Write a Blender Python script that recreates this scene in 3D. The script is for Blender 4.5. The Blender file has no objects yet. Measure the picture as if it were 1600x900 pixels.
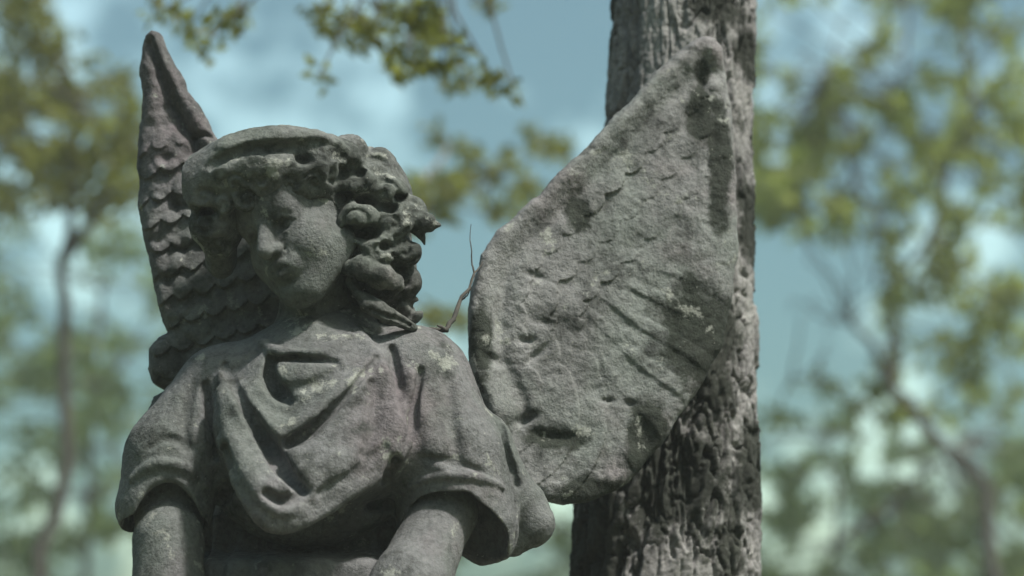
import bpy, math, random
import numpy as np
import openvdb
from mathutils import Vector, Matrix

random.seed(7)
RNG = np.random.default_rng(11)
sc = bpy.context.scene
COL = sc.collection

# ------------------------------------------------------------------ camera
PITCH = math.radians(10.0)
T0 = np.array([0.0, 0.0, 2.3])                       # what the middle of the picture looks at
FWD = np.array([0.0, math.cos(PITCH), math.sin(PITCH)])
UPV = np.array([0.0, -math.sin(PITCH), math.cos(PITCH)])
RGT = np.array([1.0, 0.0, 0.0])
CAM = T0 - 4.0 * FWD
cam_d = bpy.data.cameras.new('camera')
cam = bpy.data.objects.new('camera', cam_d)
COL.objects.link(cam)
cam.location = CAM
cam.rotation_euler = (math.pi / 2 + PITCH, 0, 0)
cam_d.sensor_width = 36.0
cam_d.lens = 90.0
cam_d.clip_end = 3000.0
cam_d.dof.use_dof = True
cam_d.dof.focus_distance = 3.97
cam_d.dof.aperture_fstop = 2.1
sc.camera = cam

# ------------------------------------------------------------------ sky, sun, exposure
SUN_DIR = Vector((0.54, -0.38, 1.05)).normalized()
sun_el = math.asin(SUN_DIR.z)
sun_rot = math.atan2(SUN_DIR.x, SUN_DIR.y)
world = bpy.data.worlds.new('World')
sc.world = world
world.use_nodes = True
wn, wl = world.node_tree.nodes, world.node_tree.links
wn.clear()
w_out = wn.new('ShaderNodeOutputWorld')
w_bg = wn.new('ShaderNodeBackground')
w_sky = wn.new('ShaderNodeTexSky')
w_sky.sky_type = 'NISHITA'
w_sky.sun_disc = False
w_sky.sun_elevation = sun_el
w_sky.sun_rotation = sun_rot
w_sky.air_density = 1.0
w_sky.dust_density = 3.5
w_sky.ozone_density = 1.6
w_tint = wn.new('ShaderNodeMix')
w_tint.data_type = 'RGBA'
w_tint.blend_type = 'MULTIPLY'
w_tint.inputs[0].default_value = 1.0
w_tint.inputs[7].default_value = (0.73, 0.98, 0.81, 1)
wl.new(w_sky.outputs[0], w_tint.inputs[6])
w_geo = wn.new('ShaderNodeTexCoord')
w_noise = wn.new('ShaderNodeTexNoise')
w_noise.inputs['Scale'].default_value = 21.0
w_noise.inputs['Detail'].default_value = 5.0
w_noise.inputs['Roughness'].default_value = 0.55
wl.new(w_geo.outputs['Generated'], w_noise.inputs['Vector'])
w_ramp = wn.new('ShaderNodeValToRGB')
w_ramp.color_ramp.elements[0].position = 0.49
w_ramp.color_ramp.elements[0].color = (0.88, 0.89, 0.90, 1)
w_ramp.color_ramp.elements[1].position = 0.61
w_ramp.color_ramp.elements[1].color = (2.7, 2.2, 2.0, 1)
wl.new(w_noise.outputs['Fac'], w_ramp.inputs['Fac'])
w_cl = wn.new('ShaderNodeMix')
w_cl.data_type = 'RGBA'
w_cl.blend_type = 'MULTIPLY'
w_cl.inputs[0].default_value = 1.0
wl.new(w_tint.outputs[2], w_cl.inputs[6])
wl.new(w_ramp.outputs['Color'], w_cl.inputs[7])
wl.new(w_cl.outputs[2], w_bg.inputs['Color'])
w_bg.inputs['Strength'].default_value = 0.106
wl.new(w_bg.outputs[0], w_out.inputs['Surface'])

sun_d = bpy.data.lights.new('sun', 'SUN')
sun_d.energy = 4.2
sun_d.angle = math.radians(5)
sun_d.color = (1.0, 0.96, 0.90)
sun = bpy.data.objects.new('sun', sun_d)
COL.objects.link(sun)
sun.rotation_euler = SUN_DIR.to_track_quat('Z', 'Y').to_euler()
sun.location = (3, -2, 8)

sc.view_settings.view_transform = 'Standard'
sc.view_settings.look = 'None'
sc.view_settings.gamma = 1.0
sc.view_settings.exposure = 0.55
sc.render.engine = 'CYCLES'


# ------------------------------------------------------------------ helpers
def P(px, py, w=0.0):
    """world point that the photograph shows at (px, py) when it stands w millimetres behind the statue plane"""
    d = FWD + 0.00025 * (px - 800) * RGT + 0.00025 * (450 - py) * UPV
    t = (w * 0.001 - CAM[1]) / d[1]
    return CAM + d * t


def to_px(p):
    """pixels of an (n,3) array of points"""
    v = np.asarray(p) - CAM
    z = v @ FWD
    return 800 + (v @ RGT) / z / 0.00025, 450 - (v @ UPV) / z / 0.00025


def tag(o, label=None, cat=None, group=None, kind=None):
    if label: o['label'] = label
    if cat: o['category'] = cat
    if group: o['group'] = group
    if kind: o['kind'] = kind
    return o


def empty(name, loc):
    o = bpy.data.objects.new(name, None)
    COL.objects.link(o)
    o.location = loc
    o.empty_display_size = 0.1
    return o


def link_mesh(name, verts, faces, mat, parent=None, smooth=True):
    me = bpy.data.meshes.new(name)
    verts = np.asarray(verts, dtype=np.float64)
    if parent is not None:
        verts = verts - np.array(parent_world(parent))
    if isinstance(faces, np.ndarray):
        n, k = faces.shape
        me.vertices.add(len(verts))
        me.vertices.foreach_set('co', verts.astype(np.float32).ravel())
        me.loops.add(n * k)
        me.loops.foreach_set('vertex_index', faces.astype(np.int32).ravel())
        me.polygons.add(n)
        me.polygons.foreach_set('loop_start', np.arange(0, n * k, k, dtype=np.int32))
        me.update(calc_edges=True)
        me.validate()
    else:
        me.from_pydata([tuple(v) for v in verts], [], faces)
    me.polygons.foreach_set('use_smooth', np.full(len(me.polygons), smooth))
    me.materials.append(mat)
    o = bpy.data.objects.new(name, me)
    COL.objects.link(o)
    if parent is not None:
        o.parent = parent
    return o


def parent_world(p):
    v = Vector(p.location)
    while p.parent is not None:
        p = p.parent
        v = v + Vector(p.location)
    return v


# lattice noise for shapes
LAT = np.random.default_rng(3).random((64, 64, 64)).astype(np.float32)


def vnoise(p):
    p = np.asarray(p, dtype=np.float32)
    i = np.floor(p).astype(np.int32)
    f = p - i
    f = f * f * (3 - 2 * f)
    i &= 63
    j = (i + 1) & 63
    x0, y0, z0 = i[..., 0], i[..., 1], i[..., 2]
    x1, y1, z1 = j[..., 0], j[..., 1], j[..., 2]
    fx, fy, fz = f[..., 0], f[..., 1], f[..., 2]
    a = LAT[x0, y0, z0] * (1 - fx) + LAT[x1, y0, z0] * fx
    b = LAT[x0, y1, z0] * (1 - fx) + LAT[x1, y1, z0] * fx
    c = LAT[x0, y0, z1] * (1 - fx) + LAT[x1, y0, z1] * fx
    d = LAT[x0, y1, z1] * (1 - fx) + LAT[x1, y1, z1] * fx
    return ((a * (1 - fy) + b * fy) * (1 - fz) + (c * (1 - fy) + d * fy) * fz) * 2 - 1


def fbm(p, oct=4, gain=0.5):
    s, a, t = 0.0, 1.0, 0.0
    p = np.asarray(p, dtype=np.float32)
    for k in range(oct):
        s = s + a * vnoise(p + 17.3 * k)
        t += a
        a *= gain
        p = p * 2.03
    return s / t


def smoothstep(a, b, x):
    t = np.clip((x - a) / (b - a), 0, 1)
    return t * t * (3 - 2 * t)


class Field:
    """a signed distance field that is carved like stone, then meshed"""
    def __init__(self, lo, hi, vox):
        self.lo, self.vox = np.array(lo, float), vox
        self.n = np.ceil((np.array(hi) - self.lo) / vox).astype(int) + 1
        self.ax = [self.lo[i] + vox * np.arange(self.n[i]) for i in range(3)]
        self.ax = [a.astype(np.float32) for a in self.ax]
        self.D = np.full(tuple(self.n), 0.2, dtype=np.float32)

    def box(self, lo, hi, pad):
        a = np.clip(np.floor((np.array(lo) - pad - self.lo) / self.vox).astype(int), 0, self.n)
        b = np.clip(np.ceil((np.array(hi) + pad - self.lo) / self.vox).astype(int) + 1, 0, self.n)
        s = tuple(slice(a[i], b[i]) for i in range(3))
        g = (self.ax[0][s[0]][:, None, None], self.ax[1][s[1]][None, :, None], self.ax[2][s[2]][None, None, :])
        return s, g

    def put(self, d, s, k, cut):
        if d.size == 0: return
        D = self.D[s]
        if cut:
            d = -d
            h = np.clip(0.5 - 0.5 * (D - d) / k, 0, 1)
            self.D[s] = D * (1 - h) + d * h + k * h * (1 - h)
        else:
            h = np.clip(0.5 + 0.5 * (D - d) / k, 0, 1)
            self.D[s] = D * (1 - h) + d * h - k * h * (1 - h)

    def ell(self, c, r, k=0.01, R=None, cut=False):
        """ellipsoid; R holds the local axes as rows; radii in metres"""
        c = np.asarray(c, float); r = np.asarray(r, float)
        m = r.max()
        s, (x, y, z) = self.box(c - m, c + m, 0.05)
        dx, dy, dz = x - c[0], y - c[1], z - c[2]
        if R is not None:
            R = np.asarray(R)
            dx, dy, dz = [R[i, 0] * dx + R[i, 1] * dy + R[i, 2] * dz for i in range(3)]
        k0 = np.sqrt((dx / r[0]) ** 2 + (dy / r[1]) ** 2 + (dz / r[2]) ** 2)
        k1 = np.sqrt((dx / r[0] ** 2) ** 2 + (dy / r[1] ** 2) ** 2 + (dz / r[2] ** 2) ** 2)
        d = k0 * (k0 - 1.0) / np.maximum(k1, 1e-6)
        self.put(d.astype(np.float32), s, k, cut)

    def cone(self, a, b, ra, rb, k=0.01, cut=False):
        a = np.asarray(a, float); b = np.asarray(b, float)
        m = max(ra, rb)
        s, (x, y, z) = self.box(np.minimum(a, b) - m, np.maximum(a, b) + m, 0.05)
        ab = b - a
        t = np.clip(((x - a[0]) * ab[0] + (y - a[1]) * ab[1] + (z - a[2]) * ab[2]) / max(ab @ ab, 1e-9), 0, 1)
        d = np.sqrt((x - a[0] - t * ab[0]) ** 2 + (y - a[1] - t * ab[1]) ** 2 + (z - a[2] - t * ab[2]) ** 2) - (ra + (rb - ra) * t)
        self.put(d.astype(np.float32), s, k, cut)

    def tube(self, pts, rad, k=0.008, cut=False):
        """one smooth tube through the points: segments joined hard first, then blended once"""
        pts = [np.asarray(p, float) for p in pts]
        m = max(rad)
        lo = np.min(pts, axis=0) - m; hi = np.max(pts, axis=0) + m
        s, (x, y, z) = self.box(lo, hi, 0.04)
        best = None
        for a, b, ra, rb in zip(pts[:-1], pts[1:], rad[:-1], rad[1:]):
            ab = b - a
            t = np.clip(((x - a[0]) * ab[0] + (y - a[1]) * ab[1] + (z - a[2]) * ab[2]) / max(ab @ ab, 1e-9), 0, 1)
            d = np.sqrt((x - a[0] - t * ab[0]) ** 2 + (y - a[1] - t * ab[1]) ** 2 + (z - a[2] - t * ab[2]) ** 2) - (ra + (rb - ra) * t)
            best = d if best is None else np.minimum(best, d)
        if best is not None:
            self.put(best.astype(np.float32), s, k, cut)

    def surf(self, px, py, w=0.0):
        """the point of the carved surface met by the line of sight through a pixel, pushed w mm behind the surface"""
        d = FWD + 0.00025 * (px - 800) * RGT + 0.00025 * (450 - py) * UPV
        d = d / np.linalg.norm(d)
        t = np.arange(3.3, 4.9, self.vox * 0.5)
        q = CAM + t[:, None] * d
        i = np.round((q - self.lo) / self.vox).astype(int)
        ok = np.all((i >= 0) & (i < self.n), axis=1)
        i = np.clip(i, 0, self.n - 1)
        v = self.D[i[:, 0], i[:, 1], i[:, 2]]
        hit = np.nonzero(ok & (v < 0))[0]
        if len(hit) == 0:
            return P(px, py, 0)
        return q[hit[0]] + d * w * 0.001

    def line(self, pix, rad, off=0.0, k=0.006, cut=False, n=5):
        """a groove or a ridge that follows pixels over the surface"""
        pix = smooth_line(pix, n)
        rad = np.interp(np.linspace(0, 1, len(pix)), np.linspace(0, 1, len(rad)), rad)
        offs = off if np.ndim(off) else [off]
        offs = np.interp(np.linspace(0, 1, len(pix)), np.linspace(0, 1, len(offs)), offs)
        pts = [self.surf(p[0], p[1], o) for p, o in zip(pix, offs)]
        y = np.array([p[1] for p in pts])
        if len(y) > 4:                                   # even out jumps in depth
            ys = np.convolve(np.pad(y, 2, mode='edge'), np.ones(5) / 5, mode='valid')
            pts = [P(p[0], p[1], yy * 1000) for p, yy in zip(pix, ys)]
        self.tube(pts, [r * 0.001 for r in rad], k, cut)

    def pits(self, sp, amp, seed=0, oct=3):
        """weather the surface in depth"""
        band = np.nonzero(np.abs(self.D) < 0.02)
        q = np.stack([self.ax[i][band[i]] for i in range(3)], axis=1)
        self.D[band] += (fbm(q / sp + seed * 7.7, oct) * amp).astype(np.float32)

    def mesh(self, name, mat, parent, rough=0.0012, sp=0.012):
        D = self.D
        D[0], D[-1] = 0.2, 0.2
        D[:, 0], D[:, -1] = 0.2, 0.2
        D[:, :, 0], D[:, :, -1] = 0.2, 0.2
        g = openvdb.FloatGrid(0.05)
        g.copyFromArray(np.clip(D, -0.05, 0.05))
        pts, quads = g.convertToQuads(0.0)
        pts = pts * self.vox + self.lo
        quads = quads[:, ::-1]
        # normals from the field
        i = np.clip(np.round((pts - self.lo) / self.vox).astype(int), 1, self.n - 2)
        gr = np.stack([D[i[:, 0] + 1, i[:, 1], i[:, 2]] - D[i[:, 0] - 1, i[:, 1], i[:, 2]],
                       D[i[:, 0], i[:, 1] + 1, i[:, 2]] - D[i[:, 0], i[:, 1] - 1, i[:, 2]],
                       D[i[:, 0], i[:, 1], i[:, 2] + 1] - D[i[:, 0], i[:, 1], i[:, 2] - 1]], axis=1)
        gr /= np.maximum(np.linalg.norm(gr, axis=1, keepdims=True), 1e-6)
        pts = pts + gr * (fbm(pts / sp, 3, 0.6) * rough)[:, None]
        o = link_mesh(name, pts, quads.astype(np.int32), mat, parent)
        return o


def smooth_line(pix, n):
    pix = np.array(pix, float)
    if len(pix) < 3 or n <= 1:
        m = max(n, 2) * 2
        return [tuple(pix[0] + (pix[-1] - pix[0]) * t) for t in np.linspace(0, 1, m)]
    out = []
    e = np.vstack([2 * pix[0] - pix[1], pix, 2 * pix[-1] - pix[-2]])
    for i in range(1, len(e) - 2):
        for t in np.arange(n) / n:
            a, b, c, d = e[i - 1], e[i], e[i + 1], e[i + 2]
            out.append(0.5 * ((2 * b) + (-a + c) * t + (2 * a - 5 * b + 4 * c - d) * t * t + (-a + 3 * b - 3 * c + d) * t ** 3))
    out.append(pix[-1])
    return out


# ------------------------------------------------------------------ materials
def new_mat(name):
    m = bpy.data.materials.new(name)
    m.use_nodes = True
    nt = m.node_tree
    b = nt.nodes['Principled BSDF']
    return m, nt.nodes, nt.links, b


def noise(nd, ln, scale, detail=6, rough=0.6, coord=None, vec_scale=None):
    n = nd.new('ShaderNodeTexNoise')
    n.inputs['Scale'].default_value = scale
    n.inputs['Detail'].default_value = detail
    n.inputs['Roughness'].default_value = rough
    if coord is not None:
        src = coord
        if vec_scale is not None:
            mp = nd.new('ShaderNodeMapping')
            mp.inputs['Scale'].default_value = vec_scale
            ln.new(coord, mp.inputs['Vector'])
            src = mp.outputs[0]
        ln.new(src, n.inputs['Vector'])
    return n.outputs['Fac']


def ramp(nd, ln, fac, stops):
    r = nd.new('ShaderNodeValToRGB')
    e = r.color_ramp.elements
    while len(e) < len(stops): e.new(0.5)
    for el, (p, c) in zip(e, stops):
        el.position = p
        el.color = (*c, 1) if len(c) == 3 else c
    ln.new(fac, r.inputs['Fac'])
    return r.outputs['Color']


def mix(nd, ln, fac, a, b, mode='MIX'):
    m = nd.new('ShaderNodeMix')
    m.data_type = 'RGBA'
    m.blend_type = mode
    for s, v in ((m.inputs[0], fac), (m.inputs[6], a), (m.inputs[7], b)):
        if isinstance(v, (int, float)): s.default_value = v
        elif isinstance(v, tuple): s.default_value = (*v, 1)
        else: ln.new(v, s)
    return m.outputs[2]


def patch(nd, ln, pos, spots, rag=0.55):
    """ragged blots of moss and black crust at given places: 1 inside, 0 outside"""
    tot = None
    nz = noise(nd, ln, 17, 8, 0.75, pos)
    for c, r in spots:
        mp = nd.new('ShaderNodeMapping')
        mp.inputs['Location'].default_value = [-c[i] / r[i] for i in range(3)]
        mp.inputs['Scale'].default_value = [1 / v for v in r]
        ln.new(pos, mp.inputs['Vector'])
        le = nd.new('ShaderNodeVectorMath'); le.operation = 'LENGTH'
        ln.new(mp.outputs[0], le.inputs[0])
        ad = nd.new('ShaderNodeMath'); ad.operation = 'MULTIPLY_ADD'
        ln.new(nz, ad.inputs[0]); ad.inputs[1].default_value = -4.5 * rag; ln.new(le.outputs['Value'], ad.inputs[2])
        mr = nd.new('ShaderNodeMapRange')
        mr.inputs['From Min'].default_value = 1.22 - 2.25 * rag; mr.inputs['From Max'].default_value = 0.82 - 2.25 * rag
        mr.inputs['To Min'].default_value = 0; mr.inputs['To Max'].default_value = 0.92
        ln.new(ad.outputs[0], mr.inputs['Value'])
        if tot is None: tot = mr.outputs[0]
        else:
            mx = nd.new('ShaderNodeMath'); mx.operation = 'MAXIMUM'
            ln.new(tot, mx.inputs[0]); ln.new(mr.outputs[0], mx.inputs[1]); tot = mx.outputs[0]
    return tot


def stone(name, base, green, stain, stain_lo, stain_hi, off, bump=0.7, spots=()):
    m, nd, ln, b = new_mat(name)
    geo = nd.new('ShaderNodeNewGeometry')
    mp = nd.new('ShaderNodeMapping')
    mp.inputs['Location'].default_value = off
    ln.new(geo.outputs['Position'], mp.inputs['Vector'])
    co = mp.outputs[0]
    g3 = (0, 0, 0)
    n1 = noise(nd, ln, 6, 8, 0.65, co)
    c = ramp(nd, ln, n1, [(0.30, tuple(v * 0.62 for v in base)), (0.5, base), (0.70, tuple(v * 1.35 for v in base))])
    ng = noise(nd, ln, 4.0, 6, 0.62, co, (1, 1, 0.7))                      # thin green film
    c = mix(nd, ln, ramp(nd, ln, ng, [(0.47, g3), (0.60, (0.8, 0.8, 0.8))]), c, green)
    nr = noise(nd, ln, 3.1, 6, 0.6, co)                                     # rusty mauve patches
    c = mix(nd, ln, ramp(nd, ln, nr, [(0.54, g3), (0.66, (0.6, 0.6, 0.6))]), c, (base[0] * 1.02, base[1] * 0.82, base[2] * 0.88))
    ns = noise(nd, ln, 9, 9, 0.74, co)                                      # black crust
    c = mix(nd, ln, ramp(nd, ln, ns, [(stain_lo, g3), (stain_hi, (0.9, 0.9, 0.9))]), c, stain)
    nk = noise(nd, ln, 2.2, 7, 0.66, co, (9, 9, 1.1))                       # rain streaks
    c = mix(nd, ln, ramp(nd, ln, nk, [(0.55, g3), (0.68, (0.6, 0.6, 0.6))]), c, stain)
    if spots:
        c = mix(nd, ln, patch(nd, ln, geo.outputs['Position'], spots), c, (0.016, 0.020, 0.014))
    np_ = noise(nd, ln, 19, 6, 0.7, co)                                     # pale lichen
    c = mix(nd, ln, ramp(nd, ln, np_, [(0.60, g3), (0.64, (0.75, 0.75, 0.75))]), c, (0.27, 0.275, 0.25))
    nf = noise(nd, ln, 95, 5, 0.7, co)
    c = mix(nd, ln, 0.8, c, ramp(nd, ln, nf, [(0.30, (0.5, 0.5, 0.5)), (0.52, (1, 1, 1)), (0.75, (1.3, 1.3, 1.3))]), 'MULTIPLY')
    nl = noise(nd, ln, 210, 3, 0.6, co)
    c = mix(nd, ln, ramp(nd, ln, nl, [(0.68, g3), (0.75, (0.6, 0.6, 0.6))]), c, (0.42, 0.41, 0.37))
    ln.new(c, b.inputs['Base Color'])
    b.inputs['Roughness'].default_value = 0.92
    b.inputs['Specular IOR Level'].default_value = 0.25
    bp = nd.new('ShaderNodeBump')
    bp.inputs['Strength'].default_value = bump
    bp.inputs['Distance'].default_value = 0.006
    hb = mix(nd, ln, 0.5, noise(nd, ln, 60, 8, 0.72, co), noise(nd, ln, 240, 4, 0.6, co))
    ln.new(hb, bp.inputs['Height'])
    ln.new(bp.outputs['Normal'], b.inputs['Normal'])
    return m


WING_SPOTS = [(P(1092, 520, 190), (0.066, 0.3, 0.090)), (P(1012, 690, 170), (0.040, 0.3, 0.075)), (P(1092, 178, 190), (0.022, 0.3, 0.045)), (P(870, 690, 150), (0.050, 0.3, 0.018)),
              (P(1125, 250, 190), (0.020, 0.3, 0.11)), (P(930, 775, 160), (0.06, 0.3, 0.028)), (P(752, 540, 130), (0.018, 0.3, 0.07)), (P(900, 335, 150), (0.022, 0.3, 0.03)), (P(1100, 110, 190), (0.015, 0.3, 0.02))]
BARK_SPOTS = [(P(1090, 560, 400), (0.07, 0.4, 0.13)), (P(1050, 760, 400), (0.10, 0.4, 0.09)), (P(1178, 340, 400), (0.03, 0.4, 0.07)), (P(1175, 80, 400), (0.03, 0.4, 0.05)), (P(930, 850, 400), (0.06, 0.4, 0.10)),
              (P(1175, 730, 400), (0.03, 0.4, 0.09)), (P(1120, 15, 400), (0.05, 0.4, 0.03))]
BASE = (0.130, 0.130, 0.134)
M_BODY = stone('weathered_stone_figure', BASE, (0.110, 0.121, 0.113), (0.034, 0.037, 0.034), 0.53, 0.64, (0.3, 0.1, 0.7))
M_HAIR = stone('weathered_stone_hair', (0.132, 0.134, 0.134), (0.106, 0.117, 0.104), (0.026, 0.029, 0.026), 0.47, 0.58, (2.1, 0.4, 0.2))
M_WING_L = stone('weathered_stone_wing', (0.132, 0.129, 0.134), (0.110, 0.119, 0.112), (0.040, 0.041, 0.041), 0.50, 0.66, (4.1, 1.4, 0.9))
M_WING_R = stone('lichened_stone_wing', (0.176, 0.174, 0.176), (0.164, 0.178, 0.168), (0.040, 0.042, 0.040), 0.52, 0.64, (1.7, 3.3, 2.9), 0.7, WING_SPOTS)
M_PED = stone('pedestal_stone', (0.24, 0.21, 0.20), (0.17, 0.18, 0.13), (0.08, 0.08, 0.07), 0.52, 0.70, (6, 2, 1))


def bark_mat():
    m, nd, ln, b = new_mat('lichened_bark')
    geo = nd.new('ShaderNodeNewGeometry')
    mo = nd.new('ShaderNodeMapping')
    mo.inputs['Location'].default_value = (3.37, 1.2, 0.55)
    ln.new(geo.outputs['Position'], mo.inputs['Vector'])
    co = mo.outputs[0]
    g3 = (0, 0, 0)
    n1 = noise(nd, ln, 14, 8, 0.7, co, (1, 1, 0.6))
    c = ramp(nd, ln, n1, [(0.34, (0.105, 0.101, 0.102)), (0.5, (0.235, 0.225, 0.227)), (0.68, (0.33, 0.32, 0.315))])
    nl = noise(nd, ln, 5, 6, 0.65, co, (1, 1, 0.5))
    c = mix(nd, ln, ramp(nd, ln, nl, [(0.50, g3), (0.62, (0.8, 0.8, 0.8))]), c, (0.295, 0.288, 0.282))
    nm = noise(nd, ln, 7.3, 6, 0.7, co, (1, 1, 0.8))
    c = mix(nd, ln, ramp(nd, ln, nm, [(0.55, g3), (0.62, (0.9, 0.9, 0.9))]), c, (0.028, 0.031, 0.023))
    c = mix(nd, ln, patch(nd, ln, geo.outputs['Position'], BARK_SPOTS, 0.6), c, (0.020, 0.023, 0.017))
    nf = noise(nd, ln, 80, 6, 0.75, co, (1, 1, 1.6))
    c = mix(nd, ln, 0.8, c, ramp(nd, ln, nf, [(0.30, (0.45, 0.45, 0.45)), (0.55, (1, 1, 1)), (0.75, (1.3, 1.3, 1.3))]), 'MULTIPLY')
    ln.new(c, b.inputs['Base Color'])
    b.inputs['Roughness'].default_value = 0.95
    b.inputs['Specular IOR Level'].default_value = 0.2
    bp = nd.new('ShaderNodeBump')
    bp.inputs['Strength'].default_value = 0.7
    bp.inputs['Distance'].default_value = 0.008
    ln.new(noise(nd, ln, 55, 8, 0.75, co, (1, 1, 1.3)), bp.inputs['Height'])
    ln.new(bp.outputs['Normal'], b.inputs['Normal'])
    return m


M_BARK = bark_mat()


def twig_mat():
    m, nd, ln, b = new_mat('dark_twig_bark')
    geo = nd.new('ShaderNodeNewGeometry')
    n1 = noise(nd, ln, 40, 5, 0.6, geo.outputs['Position'])
    ln.new(ramp(nd, ln, n1, [(0.3, (0.03, 0.028, 0.026)), (0.7, (0.085, 0.075, 0.065))]), b.inputs['Base Color'])
    b.inputs['Roughness'].default_value = 0.9
    return m


M_TWIG = twig_mat()


def leaf_mat(name, c0, c1, trans):
    m, nd, ln, b = new_mat(name)
    geo = nd.new('ShaderNodeNewGeometry')
    c = ramp(nd, ln, geo.outputs['Random Per Island'], [(0.0, c0), (1.0, c1)])
    n1 = noise(nd, ln, 3.0, 3, 0.5, geo.outputs['Position'])
    c = mix(nd, ln, 0.5, c, ramp(nd, ln, n1, [(0.3, (0.7, 0.75, 0.8)), (0.7, (1.25, 1.2, 1.0))]), 'MULTIPLY')
    ln.new(c, b.inputs['Base Color'])
    b.inputs['Roughness'].default_value = 0.55
    b.inputs['Specular IOR Level'].default_value = 0.35
    tr = nd.new('ShaderNodeBsdfTranslucent')
    tc = mix(nd, ln, 1.0, c, (1.6, 1.7, 0.9), 'MULTIPLY')
    ln.new(tc, tr.inputs['Color'])
    ms = nd.new('ShaderNodeMixShader')
    ms.inputs[0].default_value = trans
    ln.new(b.outputs[0], ms.inputs[1])
    ln.new(tr.outputs[0], ms.inputs[2])
    out = nd['Material Output']
    ln.new(ms.outputs[0], out.inputs['Surface'])
    return m


M_LEAF = leaf_mat('olive_leaves', (0.105, 0.110, 0.030), (0.160, 0.160, 0.055), 0.6)
M_LEAF2 = leaf_mat('yellow_green_leaves', (0.135, 0.160, 0.060), (0.21, 0.225, 0.090), 0.65)
M_LEAF3 = leaf_mat('grey_green_leaves', (0.095, 0.130, 0.075), (0.145, 0.18, 0.11), 0.6)


def ground_mat():
    m, nd, ln, b = new_mat('lawn_ground')
    geo = nd.new('ShaderNodeNewGeometry')
    n1 = noise(nd, ln, 0.8, 8, 0.65, geo.outputs['Position'])
    ln.new(ramp(nd, ln, n1, [(0.3, (0.04, 0.055, 0.022)), (0.55, (0.07, 0.085, 0.035)), (0.75, (0.12, 0.105, 0.06))]), b.inputs['Base Color'])
    b.inputs['Roughness'].default_value = 0.95
    return m


M_GROUND = ground_mat()

# ------------------------------------------------------------------ ground
gn = 60
gx = np.linspace(-1, 1, gn)
gx = np.sign(gx) * np.abs(gx) ** 2.5 * 900
GX, GY = np.meshgrid(gx, gx, indexing='ij')
GZ = fbm(np.stack([GX / 9, GY / 9, GX * 0], axis=-1), 3) * 0.10 - 0.06
gv = np.stack([GX, GY, GZ], axis=-1).reshape(-1, 3)
ii = np.arange(gn * gn).reshape(gn, gn)
gf = np.stack([ii[:-1, :-1], ii[1:, :-1], ii[1:, 1:], ii[:-1, 1:]], axis=-1).reshape(-1, 4)
tag(link_mesh('ground', gv, gf, M_GROUND), 'grassy ground below the statue and the trees', None, None, 'structure')


# ------------------------------------------------------------------ mesh helpers for wood and leaves
def tube_mesh(pts, rad, seg=8):
    pts = np.array(pts, float)
    n = len(pts)
    tan = np.gradient(pts, axis=0)
    tan /= np.linalg.norm(tan, axis=1, keepdims=True) + 1e-9
    vs, fs = [], []
    ref = np.array([0.31, 0.2, 0.93])
    for i in range(n):
        a = np.cross(tan[i], ref)
        if np.linalg.norm(a) < 1e-3: a = np.cross(tan[i], [1, 0, 0])
        a /= np.linalg.norm(a)
        b = np.cross(tan[i], a)
        th = np.arange(seg) / seg * 2 * math.pi
        vs.append(pts[i] + rad[i] * (np.cos(th)[:, None] * a + np.sin(th)[:, None] * b))
    for i in range(n - 1):
        for j in range(seg):
            k = (j + 1) % seg
            fs.append((i * seg + j, i * seg + k, (i + 1) * seg + k, (i + 1) * seg + j))
    return np.vstack(vs), np.array(fs, dtype=np.int32)


def wiggle(a, b, n, amp, seed):
    a = np.array(a, float); b = np.array(b, float)
    t = np.linspace(0, 1, n)
    p = a + (b - a) * t[:, None]
    q = np.stack([fbm(np.stack([t * 2.5 + seed * 3.1, t * 0 + k * 5.5, t * 0 + seed], axis=-1), 3) for k in range(3)], axis=1)
    w = np.sin(np.pi * t)[:, None] * amp
    return p + q * w * np.linalg.norm(b - a)


def join(parts):
    vs, fs, k = [], [], 0
    for v, f in parts:
        vs.append(v); fs.append(np.asarray(f) + k); k += len(v)
    return np.vstack(vs), np.vstack(fs)


def leaves_mesh(c, size, rng, droop=0.3, flat=0.0):
    """leaf blades (two bent quads) at the points c"""
    n = len(c)
    L = size * rng.uniform(0.65, 1.25, n)
    W = L * rng.uniform(0.42, 0.62, n)
    d = rng.normal(size=(n, 3))
    d[:, 2] = d[:, 2] * (1 - flat) - droop
    d /= np.linalg.norm(d, axis=1, keepdims=True)
    u = rng.normal(size=(n, 3))
    s = np.cross(d, u)
    s /= np.linalg.norm(s, axis=1, keepdims=True) + 1e-9
    nn = np.cross(s, d)
    L, W = L[:, None], W[:, None]
    v = np.stack([c,
                  c + d * L * 0.42 + s * W * 0.5 + nn * L * 0.05,
                  c + d * L * 0.45 - nn * L * 0.03,
                  c + d * L * 0.42 - s * W * 0.5 + nn * L * 0.05,
                  c + d * L - nn * L * 0.10], axis=1).reshape(-1, 3)
    b = np.arange(n)[:, None] * 5
    f = np.stack([b + [0, 1, 4, 2], b + [0, 2, 4, 3]], axis=1).reshape(-1, 4)
    return v, f.astype(np.int32)


# ------------------------------------------------------------------ the angel statue
STATUE_BASE = np.array([P(470, 1300, 10)[0], 0.03, 1.42])
angel = empty('angel_statue', STATUE_BASE)
tag(angel, 'weathered grey stone statue of a winged child angel with head bowed to the left', 'statue')


def mm(v): return np.asarray(v, float) * 0.001


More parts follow.
